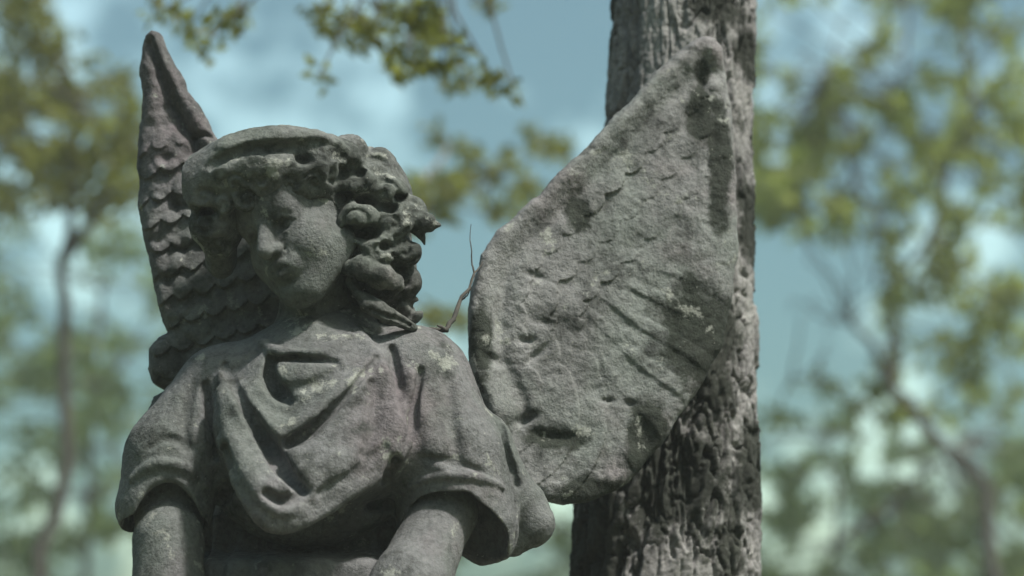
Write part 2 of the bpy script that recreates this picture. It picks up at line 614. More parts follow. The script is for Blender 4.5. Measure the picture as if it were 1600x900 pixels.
# head frame: turned to the left of the picture, bowed and rolled
yaw, pit, roll = math.radians(32), math.radians(14), math.radians(18)
hf = np.array([-math.sin(yaw) * math.cos(pit), -math.cos(yaw) * math.cos(pit), -math.sin(pit)])
hu = np.array([0, 0, 1.0]); hu = hu - hf * (hu @ hf); hu /= np.linalg.norm(hu)
hx = np.cross(hu, hf)
hu, hx = hu * math.cos(roll) - hx * math.sin(roll), hx * math.cos(roll) + hu * math.sin(roll)
HR = np.stack([hx, -hf, hu])
HC = P(469, 346, -25)


def H(x, y, z):
    """a point of the head: x to the picture's right, y to the back, z up (mm)"""
    return HC + mm([x, y, z * 1.08]) @ HR * 1.05


VOX_B = 0.0021
body = Field(P(110, 1060, -260), P(790, 190, 180), VOX_B)
F = body
F.ell(H(0, 14, 22), mm([80, 98, 86]), 0.01, HR)
F.ell(H(0, -18, -32), mm([63, 74, 80]), 0.03, HR)
F.ell(H(0, -58, -92), mm([27, 26, 22]), 0.03, HR)
for s in (-1, 1):
    F.ell(H(s * 36, -50, -42), mm([31, 32, 34]), 0.03, HR)
    F.cone(H(s * 58, -5, -55), H(s * 16, -58, -98), 0.022, 0.018, 0.03)
F.cone(H(-36, -74, 12), H(36, -74, 12), 0.015, 0.015, 0.022)
F.ell(H(0, -62, 42), mm([62, 36, 40]), 0.03, HR)
for s in (-1, 1):
    F.ell(H(s * 30, -96, -9), mm([21, 22, 14]), 0.010, HR, cut=True)
    F.ell(H(s * 30, -68, -12), mm([15, 12, 10]), 0.003, HR)
    F.tube([H(s * 13, -80, -6), H(s * 22, -88, 2), H(s * 33, -86, 3), H(s * 46, -73, -6)], mm([3, 4, 4.5, 3]), 0.004)
    F.tube([H(s * 15, -80, -17), H(s * 30, -83, -22), H(s * 43, -74, -16)], mm([2.5, 3.2, 2.5]), 0.004)
F.cone(H(0, -80, 10), H(0, -111, -35), 0.0105, 0.0135, 0.012)
for s in (-1, 1):
    F.ell(H(s * 10.5, -96, -37), mm([8.5, 10, 8]), 0.006, HR)
    F.ell(H(s * 7.5, -105, -47), mm([4.5, 6.5, 5.5]), 0.002, HR, cut=True)
    F.tube([H(s * 16, -88, -42), H(s * 29, -76, -64)], mm([2.5, 1.5]), 0.008, cut=True)
F.ell(H(0, -82, -61), mm([29, 16, 20]), 0.014, HR)
F.tube([H(-21, -80, -63), H(-9, -95, -57), H(0, -96, -59), H(9, -95, -57), H(21, -80, -63)], mm([2.5, 5, 5, 5, 2.5]), 0.005)
F.tube([H(-17, -82, -68), H(0, -95, -71), H(17, -82, -68)], mm([3, 7, 3]), 0.005)
F.tube([H(-13, -96, -64), H(-9, -99, -64), H(0, -101, -65), H(9, -99, -64), H(24, -80, -63)], mm([1.5, 2.4, 2.6, 2.8, 3.0]), 0.003, cut=True)
F.ell(H(0, -92, -82), mm([15, 9, 5]), 0.008, HR, cut=True)
# neck and the body under the tunic
F.cone(P(497, 400, 20), P(490, 540, 30), 0.053, 0.060, 0.03)
F.ell(P(480, 640, 40), mm([140, 55, 130]), 0.04)
F.cone(P(400, 740, 110), P(400, 1000, 110), 0.070, 0.080, 0.03)
F.cone(P(560, 740, 110), P(560, 1000, 110), 0.070, 0.080, 0.03)
F.cone(P(345, 610, 25), P(640, 600, 30), 0.055, 0.055, 0.03)
# the arm that hangs on the left of the picture
F.cone(P(310, 620, 15), P(265, 788, -4), 0.040, 0.051, 0.02)
F.cone(P(265, 788, -4), P(264, 850, -40), 0.052, 0.050, 0.02)
F.cone(P(262, 845, -60), P(265, 960, -80), 0.051, 0.058, 0.02)
F.cone(P(265, 965, -80), P(335, 1010, -160), 0.05, 0.036, 0.02)
# the arm on the right of the picture, going down to the middle
F.cone(P(675, 620, 15), P(692, 800, -14), 0.042, 0.049, 0.02)
F.cone(P(692, 800, -14), P(642, 915, -110), 0.049, 0.056, 0.02)
F.cone(P(640, 915, -110), P(545, 1010, -170), 0.056, 0.034, 0.02)
# hands meeting below the picture's edge
for sx, cx in ((1, 400), (-1, 480)):
    F.ell(P(cx, 1015, -190), mm([42, 22, 32]), 0.015)
    for q in range(4):
        F.tube([P(cx + sx * 20, 1000 + q * 14, -200), P(cx + sx * 50, 1004 + q * 13, -214), P(cx + sx * 66, 1012 + q * 12, -205)], mm([9, 8.5, 7.5]), 0.002)
    F.tube([P(cx, 995, -205), P(cx + sx * 22, 985, -222), P(cx + sx * 36, 990, -226)], mm([10, 9, 8]), 0.004)
F.pits(0.03, 0.0016, 1)
F.mesh('body', M_BODY, angel, 0.0007, 0.010)

# hair -------------------------------------------------------------
hair = Field(P(265, 560, -170), P(710, 180, 170), 0.0021)
F = hair
F.ell(H(0, 26, 34), mm([96, 104, 90]), 0.01, HR)
F.tube([P(318, 264, -70), P(370, 245, -102), P(430, 236, -112), P(490, 240, -100), P(535, 248, -68)], mm([28, 36, 38, 37, 30]), 0.03)
F.tube([P(312, 288, -80), P(350, 272, -102), P(420, 268, -116), P(485, 272, -100)], mm([28, 32, 31, 27]), 0.03)
F.ell(P(430, 254, -20), mm([105, 95, 52]), 0.03)
F.ell(P(330, 292, -50), mm([42, 55, 42]), 0.02)
F.ell(P(340, 350, -50), mm([42, 48, 44]), 0.02)
F.ell(P(345, 395, 0), mm([26, 40, 40]), 0.02)
# the mass of curls on the right
F.ell(P(575, 320, 15), mm([70, 85, 90]), 0.02)
F.ell(P(590, 420, 30), mm([62, 70, 80]), 0.03)
# open the face
F.ell(H(-6, -95, -66), mm([72, 62, 92]), 0.012, HR, cut=True)
F.ell(P(440, 412, -95), mm([92, 80, 100]), 0.015, cut=True)
F.ell(P(498, 385, -70), mm([36, 60, 75]), 0.012, cut=True)
CURLS = [(545, 238, -35, 32), (590, 262, -20, 34), (520, 272, -62, 28), (560, 292, -62, 33), (605, 305, -40, 34), (560, 345, -70, 32),
         (612, 350, -45, 34), (640, 330, -20, 28), (545, 388, -58, 25), (590, 388, -62, 30), (630, 392, -30, 30), (628, 440, 0, 32),
         (632, 485, 20, 30), (612, 505, 20, 24), (600, 440, -45, 30), (455, 288, -112, 22), (412, 286, -118, 24), (365, 290, -108, 26),
         (492, 284, -92, 22), (318, 308, -85, 28), (385, 312, -108, 20), (345, 318, -98, 24), (322, 350, -62, 27), (340, 385, -45, 24)]
for k, (x, y, w, r) in enumerate(CURLS):
    c = P(x, y, w)
    F.ell(c, mm([r, r * 0.85, r * 0.92]), 0.007)
for k, (x, y, w, r) in enumerate(CURLS):
    a0 = random.uniform(0, 6.28)
    sgn = 1 if x > 450 else -1
    pl = []
    for q in range(12):                                   # a spiral groove turns each lump into a curl
        a = a0 + sgn * q * 0.62
        rr = r * (0.80 - q * 0.055)
        pl.append((x + rr * math.cos(a), y + rr * math.sin(a) * 0.95))
    pts = [F.surf(u, v, 1.0) for u, v in pl]
    lim = P(x, y, w)[1]
    pts = [p for p in pts if abs(p[1] - lim) < 0.05]
    if len(pts) > 3:
        F.tube(pts, list(np.linspace(0.0030, 0.0045, len(pts))), 0.006, cut=True)
# long waves on the crown
for off in (-14, 0, 14, 30, 48, 70):
    pl = [(330 + off * 0.9, 258 - off * 0.55), (385, 226 - off * 0.12 + 6), (445, 214 - off * 0.05 + 12), (505 - off * 0.2, 222 + 6), (545 - off * 0.35, 244 - off * 0.1)]
    F.line([(a, b + off * 0.25 + 3 * math.sin(a * 0.06 + off)) for a, b in pl], [3, 5, 5, 3], 0.3, 0.009, cut=True)
# hollows between the curls that read dark in the photograph
hr = random.Random(3)
for x, y, r, dp in [(478, 250, 8, 5), (550, 264, 13, 9), (570, 312, 12, 10), (545, 308, 9, 8),
                    (600, 322, 10, 8), (620, 308, 6, 4), (575, 366, 14, 10), (545, 360, 9, 8), (603, 383, 8, 8), (540, 392, 10, 8), (620, 420, 7, 6),
                    (640, 372, 8, 8), (608, 458, 8, 6), (650, 480, 7, 5), (330, 330, 8, 6)]:
    for q in range(4):                                    # ragged: four overlapping chips, not one drill hole
        u, v = x + hr.uniform(-1.1, 1.1) * r, y + hr.uniform(-0.55, 0.55) * r
        p = F.surf(u, v, dp * 0.35)
        if abs(p[1] - F.surf(x, y, 0)[1]) < 0.035:
            F.ell(p, mm([r * hr.uniform(0.6, 1.1), r * hr.uniform(0.8, 1.4), r * hr.uniform(0.4, 0.7)]), 0.011, cut=True)
# pointed lock that stands out
F.tube([P(612, 345, -20), P(645, 342, -25), P(668, 348, -28), P(687, 352, -30)], mm([17, 20, 15, 4]), 0.006)
F.tube([P(645, 352, -20), P(660, 372, -20), P(664, 384, -20)], mm([9, 6, 2]), 0.006)
# the lock that lies against the neck
F.tube([P(533, 420, -60), P(565, 418, -72), P(598, 432, -70), P(626, 448, -50)], mm([9, 19, 18, 7]), 0.006)
F.tube([P(548, 440, -50), P(575, 475, -62), P(608, 492, -55), P(645, 512, -30)], mm([8, 14, 13, 6]), 0.005)
F.line([(548, 432), (570, 452), (600, 455), (622, 452)], [3, 6, 6, 3], 1, 0.004, cut=True)
F.line([(560, 470), (590, 488), (625, 500), (655, 516)], [3, 4, 4, 2], 1, 0.004, cut=True)
F.pits(0.022, 0.0035, 2)
F.mesh('hair', M_HAIR, angel, 0.0009, 0.009)

# tunic ------------------------------------------------------------
tunic = Field(P(110, 920, -230), P(900, 470, 170), 0.0021)
F = tunic
F.ell(P(485, 690, 10), mm([175, 105, 165]), 0.02)
F.cone(P(350, 612, 15), P(485, 560, 15), 0.062, 0.062, 0.04)
F.cone(P(485, 560, 15), P(640, 590, 25), 0.062, 0.075, 0.04)
F.cone(P(525, 545, 20), P(560, 480, 30), 0.050, 0.022, 0.05)
F.ell(P(505, 655, -50), mm([130, 85, 120]), 0.05)
# pouch of cloth over the belt
F.tube([P(385, 660, -75), P(410, 735, -122), P(440, 776, -148)], mm([48, 50, 46]), 0.035)
F.tube([P(440, 776, -148), P(510, 738, -130), P(585, 695, -85)], mm([44, 52, 56]), 0.04)
# sleeves
F.cone(P(345, 612, 10), P(268, 712, -25), 0.068, 0.070, 0.03)
F.cone(P(268, 712, -25), P(257, 790, -28), 0.066, 0.0745, 0.02)
F.cone(P(655, 600, 18), P(700, 712, -10), 0.084, 0.082, 0.03)
F.cone(P(700, 712, -10), P(715, 820, 0), 0.082, 0.094, 0.02)
F.tube([P(772, 735, 55), P(812, 790, 60), P(830, 818, 60), P(800, 846, 55), P(765, 852, 50)], mm([34, 42, 38, 24, 16]), 0.008)
F.line([(800, 770), (806, 800), (804, 850)], [3, 5, 3], 1, 0.005, cut=True)
F.cone(P(745, 700, 30), P(780, 770, 40), 0.058, 0.050, 0.02)
# cloth bands standing up between the folds
F.line([(352, 590), (378, 640), (428, 676), (482, 662), (545, 612), (585, 560)], [12, 18, 22, 22, 16, 8], 3, 0.016)
F.line([(345, 612), (362, 680), (392, 742), (430, 790), (470, 800)], [8, 15, 17, 14, 8], 4, 0.014)
F.line([(345, 688), (372, 752), (404, 802), (436, 820), (486, 806), (548, 768), (604, 732), (640, 690)], [7, 11, 13, 14, 13, 12, 10, 5], 1, 0.010)
F.line([(560, 520), (600, 590), (618, 660), (612, 730)], [6, 14, 14, 8], 4, 0.016)
F.line([(640, 590), (665, 660), (690, 730)], [6, 10, 8], 5, 0.016)
F.line([(408, 534), (440, 552), (500, 552), (545, 525)], [6, 9, 9, 6], 0, 0.008)
# carve under the pouch
F.tube([P(318, 735, -150), P(340, 795, -170), P(385, 858, -190), P(440, 884, -200), P(520, 866, -190), P(600, 822, -160), P(640, 780, -120)],
       mm([16, 26, 34, 42, 46, 42, 20]), 0.006, cut=True)
F.tube([P(318, 770, -95), P(345, 835, -100), P(400, 880, -105), P(450, 895, -110), P(520, 885, -105), P(590, 850, -95), P(632, 800, -75)],
       mm([12, 30, 38, 46, 50, 44, 16]), 0.006, cut=True)
F.ell(P(470, 925, -60), mm([240, 200, 60]), 0.01, cut=True)
# dark folds
def G(pix, rad, off, k=0.012):
    sp = [F.surf(u, v, 0)[1] for u, v in pix]             # depth before the cut
    F.line(pix, rad, off, k, cut=True)
    pl = smooth_line(pix, 5)
    t = np.linspace(0, 1, len(pl))
    r2 = np.interp(t, np.linspace(0, 1, len(rad)), rad) * 0.85
    yy = np.interp(t, np.linspace(0, 1, len(sp)), sp)
    of = np.interp(t, np.linspace(0, 1, len(off)), off)
    F.tube([P(u, v, y * 1000 + o + r * 1.7) for (u, v), y, o, r in zip(pl, yy, of, r2)], list(r2 * 0.001), 0.008, cut=True)



G([(352, 570), (368, 606), (392, 652), (418, 692), (440, 730), (474, 766)], [3, 6, 12, 15, 16, 10], [1, 4, 9, 12, 12, 5])
G([(590, 560), (556, 600), (520, 640), (484, 672), (452, 692)], [2, 4, 7, 9, 9], [0, 2, 7, 8, 8])
G([(321, 602), (328, 650), (337, 712)], [5, 8, 6], [3, 9, 5])
G([(612, 545), (621, 598), (631, 654)], [5, 8, 4], [3, 8, 3])
G([(657, 578), (649, 630), (640, 684)], [3, 6, 5], [2, 6, 4])
G([(424, 562), (422, 590), (436, 612), (452, 626)], [8, 14, 14, 8], [4, 11, 11, 5])
G([(432, 562), (470, 560), (522, 566)], [5, 5, 3], [4, 4, 2])
F.line([(452, 604), (490, 600), (530, 574)], [4, 7, 3], 1, 0.012, cut=True)
F.line([(398, 552), (372, 572), (352, 590)], [3, 6, 3], 0, 0.012, cut=True)
F.line([(300, 600), (290, 650), (292, 700)], [3, 6, 4], 0, 0.014, cut=True)
F.line([(700, 590), (706, 650), (716, 715)], [3, 7, 4], 0, 0.014, cut=True)
F.line([(580, 600), (585, 660), (570, 710)], [3, 7, 4], 0, 0.014, cut=True)
G([(415, 770), (440, 782), (462, 776)], [5, 9, 5], [1, 3, 1])
G([(353, 700), (356, 726)], [8, 9], [7, 7])
G([(346, 780), (365, 752)], [12, 12], [6, 6])
G([(618, 722), (604, 750)], [10, 11], [6, 6])
G([(580, 790), (606, 788)], [11, 10], [6, 6])
F.line([(600, 700), (560, 735), (500, 770)], [4, 6, 4], 0, 0.012, cut=True)
F.line([(300, 700), (262, 684), (235, 700)], [3, 4, 3], 0, 0.010, cut=True)
F.line([(660, 715), (710, 722), (760, 740)], [3, 4, 3], 0, 0.010, cut=True)
G([(752, 618), (776, 640), (786, 690), (798, 730), (806, 758)], [5, 8, 8, 7, 5], [4, 8, 8, 7, 4])
# sleeve mouths: hollow bells whose front edge arches over the arm
F.tube([P(260, 786, -32), P(257, 830, -40), P(252, 930, -50)], mm([60, 66, 74]), 0.004, cut=True)
F.ell(P(256, 842, -150), mm([70, 112, 106]), 0.006, cut=True)
F.ell(P(262, 960, -30), mm([190, 240, 130]), 0.008, cut=True)
F.tube([P(706, 802, -25), P(708, 850, -35), P(700, 940, -45)], mm([70, 84, 88]), 0.005, cut=True)
F.ell(P(712, 866, -150), mm([88, 122, 112]), 0.006, cut=True)
F.ell(P(655, 960, -30), mm([120, 240, 130]), 0.008, cut=True)
F.ell(P(760, 978, -30), mm([190, 240, 104]), 0.008, cut=True)
# lips of the two hems
F.line([(206, 748), (232, 730), (260, 724), (292, 733), (320, 758)], [6, 9, 9, 9, 6], 1, 0.006)
F.line([(640, 762), (668, 748), (706, 742), (752, 748), (786, 762)], [4, 6, 7, 7, 5], 0, 0.005)
# hem lips
F.pits(0.03, 0.0022, 3)
F.mesh('tunic', M_BODY, angel, 0.0009, 0.010)


# skirt below the belt, out to the pedestal --------------------------
def skirt():
    nu, nv = 240, 70
    th = np.linspace(0, 2 * math.pi, nu, endpoint=False)
    z0, z1 = P(470, 800, 0)[2], STATUE_BASE[2]
    t = np.linspace(0, 1, nv)
    TH, TT = np.meshgrid(th, t, indexing='ij')
    cx = P(475, 860, 0)[0]
    rx = 0.178 + 0.08 * TT ** 1.3
    ry = 0.050 + 0.125 * smoothstep(0.10, 0.16, TT) + 0.06 * TT ** 1.1
    fold = 0.5 + 0.5 * np.sin(TH * 17 + 1.6 * np.sin(TH * 3) + TT * 0.8 * np.sin(TH * 5))
    amp = 0.010 + 0.026 * np.minimum(1, TT * 2.2)
    n = fbm(np.stack([np.cos(TH) * 2, np.sin(TH) * 2, TT * 3], axis=-1), 3)
    d = (fold ** 0.7 - 0.5) * amp + n * 0.010
    belt = 0
    X = cx + (rx + d + belt) * np.cos(TH)
    Y = 0.09 + (ry + d + belt) * np.sin(TH)
    Z = z0 + (z1 - z0) * TT
    v = np.stack([X, Y, Z], axis=-1).reshape(-1, 3)
    i = np.arange(nu * nv).reshape(nu, nv)
    j = np.roll(i, -1, axis=0)
    f = np.stack([i[:, :-1], i[:, 1:], j[:, 1:], j[:, :-1]], axis=-1).reshape(-1, 4)
    link_mesh('skirt', v, f, M_BODY, angel)


skirt()


# wings ---------------------------------------------------------------
def poly_sdf(U, V, poly):
    """signed distance to a closed polygon on a pixel grid"""
    d = np.full(U.shape, 1e9, dtype=np.float32)
    inside = np.zeros(U.shape, bool)
    n = len(poly)
    for a in range(n):
        x0, y0 = poly[a]; x1, y1 = poly[(a + 1) % n]
        ex, ey = x1 - x0, y1 - y0
        t = np.clip(((U - x0) * ex + (V - y0) * ey) / max(ex * ex + ey * ey, 1e-9), 0, 1)
        d = np.minimum(d, np.hypot(U - x0 - t * ex, V - y0 - t * ey))
        c = (y0 > V) != (y1 > V)
        with np.errstate(divide='ignore', invalid='ignore'):
            inside ^= c & (U < (x1 - x0) * (V - y0) / (y1 - y0 if y1 != y0 else 1e-9) + x0)
    return np.where(inside, -d, d)


def line_dist(U, V, pl):
    """distance to a polyline, and how far along it (0 to 1)"""
    d = np.full(U.shape, 1e9, dtype=np.float32); s = np.zeros(U.shape, np.float32)
    L = [math.dist(a, b) for a, b in zip(pl[:-1], pl[1:])]
    tot, acc = sum(L), 0
    for (a, b), l in zip(zip(pl[:-1], pl[1:]), L):
        ex, ey = b[0] - a[0], b[1] - a[1]
        t = np.clip(((U - a[0]) * ex + (V - a[1]) * ey) / (l * l), 0, 1)
        q = np.hypot(U - a[0] - t * ex, V - a[1] - t * ey)
        m = q < d
        d = np.where(m, q, d); s = np.where(m, (acc + t * l) / tot, s)
        acc += l
    return d, s


def wing(name, poly, wc, relief, lo_px, hi_px, wlo, whi, wmid, thick, mat, seed, vox=0.0022):
    """a slab of stone with the outline poly (pixels), its middle surface at wc(U,V) mm, front relief in mm"""
    lo = P(lo_px[0], hi_px[1], wlo); hi = P(hi_px[0], lo_px[1], whi)
    lo = np.minimum(lo, P(lo_px[0], hi_px[1], whi)); hi = np.maximum(hi, P(hi_px[0], lo_px[1], wlo))
    lo[1], hi[1] = wlo * 0.001, whi * 0.001
    F = Field(lo, hi, vox)
    # pixels of the wing's middle plane
    mid = wmid * 0.001
    X, Z = np.meshgrid(F.ax[0], F.ax[2], indexing='ij')
    U, V = to_px(np.stack([X, np.full_like(X, mid), Z], axis=-1).reshape(-1, 3))
    U = U.reshape(X.shape); V = V.reshape(X.shape)
    q = np.stack([U / 38, V / 38, U * 0 + seed], axis=-1)
    wob = fbm(q, 4) * 5
    S = poly_sdf(U + wob, V + fbm(q + 9, 4) * 5, poly)
    C = wc(U, V)
    R = relief(U, V, S)
    front = C - thick - R
    back = C + thick
    edge = np.clip(-S / 26, 0, 1)
    rnd = np.sqrt(np.clip(1 - (1 - edge) ** 2, 0, 1))            # rounded rim
    cen = C
    front = cen - (cen - front) * (0.25 + 0.75 * rnd)
    back = cen + (back - cen) * (0.25 + 0.75 * rnd)
    y = F.ax[1][None, :, None] * 1000
    dz = np.maximum(front[:, None, :] - y, y - back[:, None, :])
    d = np.maximum(dz * 0.8, S[:, None, :]) * 0.001
    F.D[:] = np.clip(d, -0.2, 0.2)
    F.pits(0.035, 0.003, seed)
    return F.mesh(name, mat, angel, 0.0012, 0.011)


# wing on the right of the picture, spread, seen from its hollow side
WR = [(1104, 44), (1122, 46), (1134, 62), (1142, 110), (1150, 190), (1156, 280), (1158, 370), (1150, 450), (1132, 530), (1100, 596),
      (1062, 648), (1034, 692), (1002, 732), (964, 764), (920, 785), (880, 792), (848, 784), (815, 770), (770, 700), (748, 640), (734, 580),
      (733, 520), (738, 462), (752, 405), (778, 368), (812, 330), (850, 296), (882, 262), (920, 226), (950, 188), (985, 150), (1020, 110), (1052, 76), (1080, 54)]
LEAD = [(1124, 58), (1104, 48), (1080, 58), (1020, 112), (950, 190), (882, 264), (812, 334), (768, 380), (745, 430), (738, 500), (742, 575), (775, 650)]


def wr_c(U, V):
    return 120 + 0.22 * (U - 760) - 0.06 * (V - 450)


def wr_relief(U, V, S):
    dl, sl = line_dist(U, V, LEAD)
    r = 16 * np.exp(-(dl / 26) ** 2)                              # rolled leading edge
    r = r - 7 * np.exp(-((dl - 44) / 12) ** 2)
    # small covert feathers in rows that follow the leading edge
    row = (dl - 40) / 46
    k = np.floor(row)
    fr = row - k
    along = sl * 17 + 0.5 * (k % 2) + 0.25 * np.sin(k * 2.1)
    a = np.abs((along % 1) - 0.5) * 2
    scal = np.clip(fr + 0.28 * (1 - a ** 2), 0, 1.28)
    tip = 0.72 + 0.26 * (1 - a ** 2)                                # rounded feather ends
    covert = np.where(fr < tip, 7.0 * fr / tip, 7.0 * (fr - tip) * 0.3) * (1 - 0.35 * a ** 4)
    mott = vnoise(np.stack([U / 60, V / 60, U * 0], axis=-1))
    cm = smoothstep(36, 50, dl) * (1 - smoothstep(165, 200, dl + 14 * mott))
    # long flight feathers fanned from the shoulder
    ang = np.arctan2(V - 250, U - 640)
    fa = (ang * 9.5 + 0.12 * vnoise(np.stack([U / 90, V / 90, U * 0 + 4], axis=-1))) % 1
    flight = 4.6 * np.clip(fa, 0, 1) ** 1.2 * (1 - smoothstep(0.86, 1.0, fa)) - 1.4 * np.exp(-((fa - 0.5) / 0.05) ** 2)
    fm = smoothstep(165, 205, dl + 14 * mott)
    w = 0.35 + 0.65 * smoothstep(-0.2, 0.5, vnoise(np.stack([U / 95, V / 95, U * 0 + 8], axis=-1)))   # worn flat in places
    r = r + (covert * cm + 0.8 * flight * fm) * w
    r = r + 5 * vnoise(np.stack([U / 120, V / 120, U * 0 + 2], axis=-1)) + 2.6 * fbm(np.stack([U / 22, V / 15, U * 0 + 6], axis=-1), 4, 0.65)
    # broken hollows
    for x, y, a, b, h, t in [(822, 538, 12, 6, 10, 0), (838, 560, 22, 5, 8, -0.7), (822, 660, 22, 8, 12, -0.35), (862, 686, 34, 11, 13, 0.1), (1088, 170, 12, 22, 10, 0.5),
                             (1100, 118, 9, 14, 12, 0.1), (850, 510, 20, 8, 6, 0.2), (948, 628, 10, 5, 9, 0), (985, 632, 12, 6, 9, 0.2), (930, 605, 14, 20, 5, 0.2),
                             (1005, 690, 16, 30, 12, 0.1), (978, 262, 18, 12, 5, 0), (905, 330, 10, 20, 5, 0.2), (836, 438, 18, 7, 7, 0.3), (990, 380, 14, 20, 6, 0.5),
                             (1085, 250, 18, 24, 6, 0.3), (1120, 210, 8, 24, 6, 0), (770, 570, 14, 8, 9, 0.4), (960, 770, 20, 8, 10, 0.4)]:
        c, s = math.cos(t), math.sin(t)
        du, dv = U - x, V - y
        r = r - h * np.exp(-((du * c + dv * s) / a) ** 2 - ((-du * s + dv * c) / b) ** 2)
    return r


wr_obj = wing('wing', WR, wr_c, wr_relief, (715, 25), (1185, 815), 20, 290, 150, 22, M_WING_R, 5)

# wing on the left of the picture, seen almost edge on
WL = [(236, 44), (252, 54), (272, 96), (296, 140), (318, 180), (340, 222), (352, 260), (400, 330), (470, 420), (480, 560), (330, 640), (300, 700),
      (262, 722), (236, 712), (222, 690), (226, 650), (240, 622), (258, 612), (240, 600), (230, 575), (232, 545), (246, 528), (262, 520),
      (254, 506), (244, 470), (240, 430), (232, 395), (222, 360), (216, 320), (218, 290), (212, 262), (213, 225), (220, 190), (222, 150), (220, 110), (220, 75), (226, 54)]


def wl_c(U, V):
    return 150 + 0.10 * (300 - U) + 0 * V


def wl_relief(U, V, S):
    d1, s1 = line_dist(U, V, [(244, 58), (262, 100), (288, 150), (312, 195), (332, 225), (350, 290)])
    d2, s2 = line_dist(U, V, [(236, 70), (254, 120), (272, 165), (290, 205), (305, 222), (316, 260)])
    r = 12 * np.exp(-(d1 / 15) ** 2) - 16 * np.exp(-(d2 / 8) ** 2)
    r = r + 8 * np.exp(-((U - 240) / 22) ** 2) * smoothstep(60, 120, V)
    d3, _ = line_dist(U, V, [(306, 218), (325, 217), (332, 220)])
    r = r - 14 * np.exp(-(d3 / 5) ** 2)
    # the carved boss and ragged feather lobes below it
    row = (V - 200 + 0.25 * (U - 260)) / 40
    k = np.floor(row); fr = row - k
    al = np.abs(((U / 34 + 0.5 * (k % 2)) % 1) - 0.5) * 2
    tip = 0.70 + 0.28 * (1 - al ** 2)
    r = r + np.where(fr < tip, 8.0 * fr / tip, 1.5 * (fr - tip)) * (1 - 0.4 * al ** 4) * smoothstep(215, 260, V)
    for x, y, a, h in [(272, 240, 34, 15), (262, 288, 30, 11), (300, 300, 26, 9), (250, 345, 30, 12), (285, 360, 28, 8), (262, 405, 30, 12), (300, 430, 34, 11),
                       (275, 470, 30, 11), (262, 565, 26, 16), (250, 660, 28, 16), (310, 500, 30, 9), (290, 620, 30, 10)]:
        q = np.hypot(U - x, (V - y) * 0.85) / a
        r = r + 0.55 * h * np.exp(-q ** 4) - 2 * np.exp(-((q - 1.05) / 0.14) ** 2)
    for x, y, a, h in [(262, 256, 10, 10), (298, 246, 9, 8), (250, 380, 9, 9), (278, 330, 11, 8), (268, 440, 13, 8), (236, 200, 8, 6), (262, 175, 9, 6), (252, 522, 8, 8),
                       (290, 392, 9, 8), (300, 545, 12, 8)]:
        r = r - h * np.exp(-(np.hypot(U - x, V - y) / a) ** 2)
    r = r + 5 * fbm(np.stack([U / 34, V / 34, U * 0 + 3], axis=-1), 3)
    return r


wl_obj = wing('wing', WL, wl_c, wl_relief, (190, 25), (500, 740), 60, 230, 150, 24, M_WING_L, 9)


wr_obj['label'] = 'broad spread wing with worn mottled feathers'
wl_obj['label'] = 'narrow wing seen nearly edge on with scalloped feathers'


# ------------------------------------------------------------------ pedestal
def pedestal():
    prof = [(0.0, 0.46), (0.16, 0.46), (0.18, 0.44), (0.24, 0.40), (0.27, 0.37), (1.12, 0.35), (1.16, 0.36), (1.20, 0.40), (1.25, 0.43), (1.27, 0.44), (1.40, 0.44), (1.425, 0.42)]
    t = empty('statue_pedestal', (STATUE_BASE[0], STATUE_BASE[1], 0))
    tag(t, 'moulded grey stone pedestal under the angel statue', 'pedestal')

    def block(name, pr):
        vs, fs, n = [], [], 12
        for z, r in pr:
            for k in range(4):
                for q in range(n):
                    u = -1 + 2 * q / n
                    x, y = [(u, -1), (1, u), (-u, 1), (-1, -u)][k]
                    vs.append((STATUE_BASE[0] + x * r, STATUE_BASE[1] + y * r, z))
        m = 4 * n
        for i in range(len(pr) - 1):
            for j in range(m):
                fs.append((i * m + j, i * m + (j + 1) % m, (i + 1) * m + (j + 1) % m, (i + 1) * m + j))
        fs.append(tuple(range((len(pr) - 1) * m, len(pr) * m)))
        fs.append(tuple(range(m))[::-1])
        link_mesh(name, vs, fs, M_PED, t, smooth=False)
    block('plinth', [(z, r) for z, r in prof[:4]])
    block('shaft', [(0.242, 0.395)] + prof[4:6])
    block('cap', [(1.122, 0.352)] + prof[6:])


pedestal()

# ------------------------------------------------------------------ the old tree close behind the right wing
TREE_Y = 0.50
old_tree = empty('old_tree', (P(1050, 800, 500)[0], TREE_Y, 0))
tag(old_tree, 'old rough barked tree trunk standing right behind the large wing', 'tree')


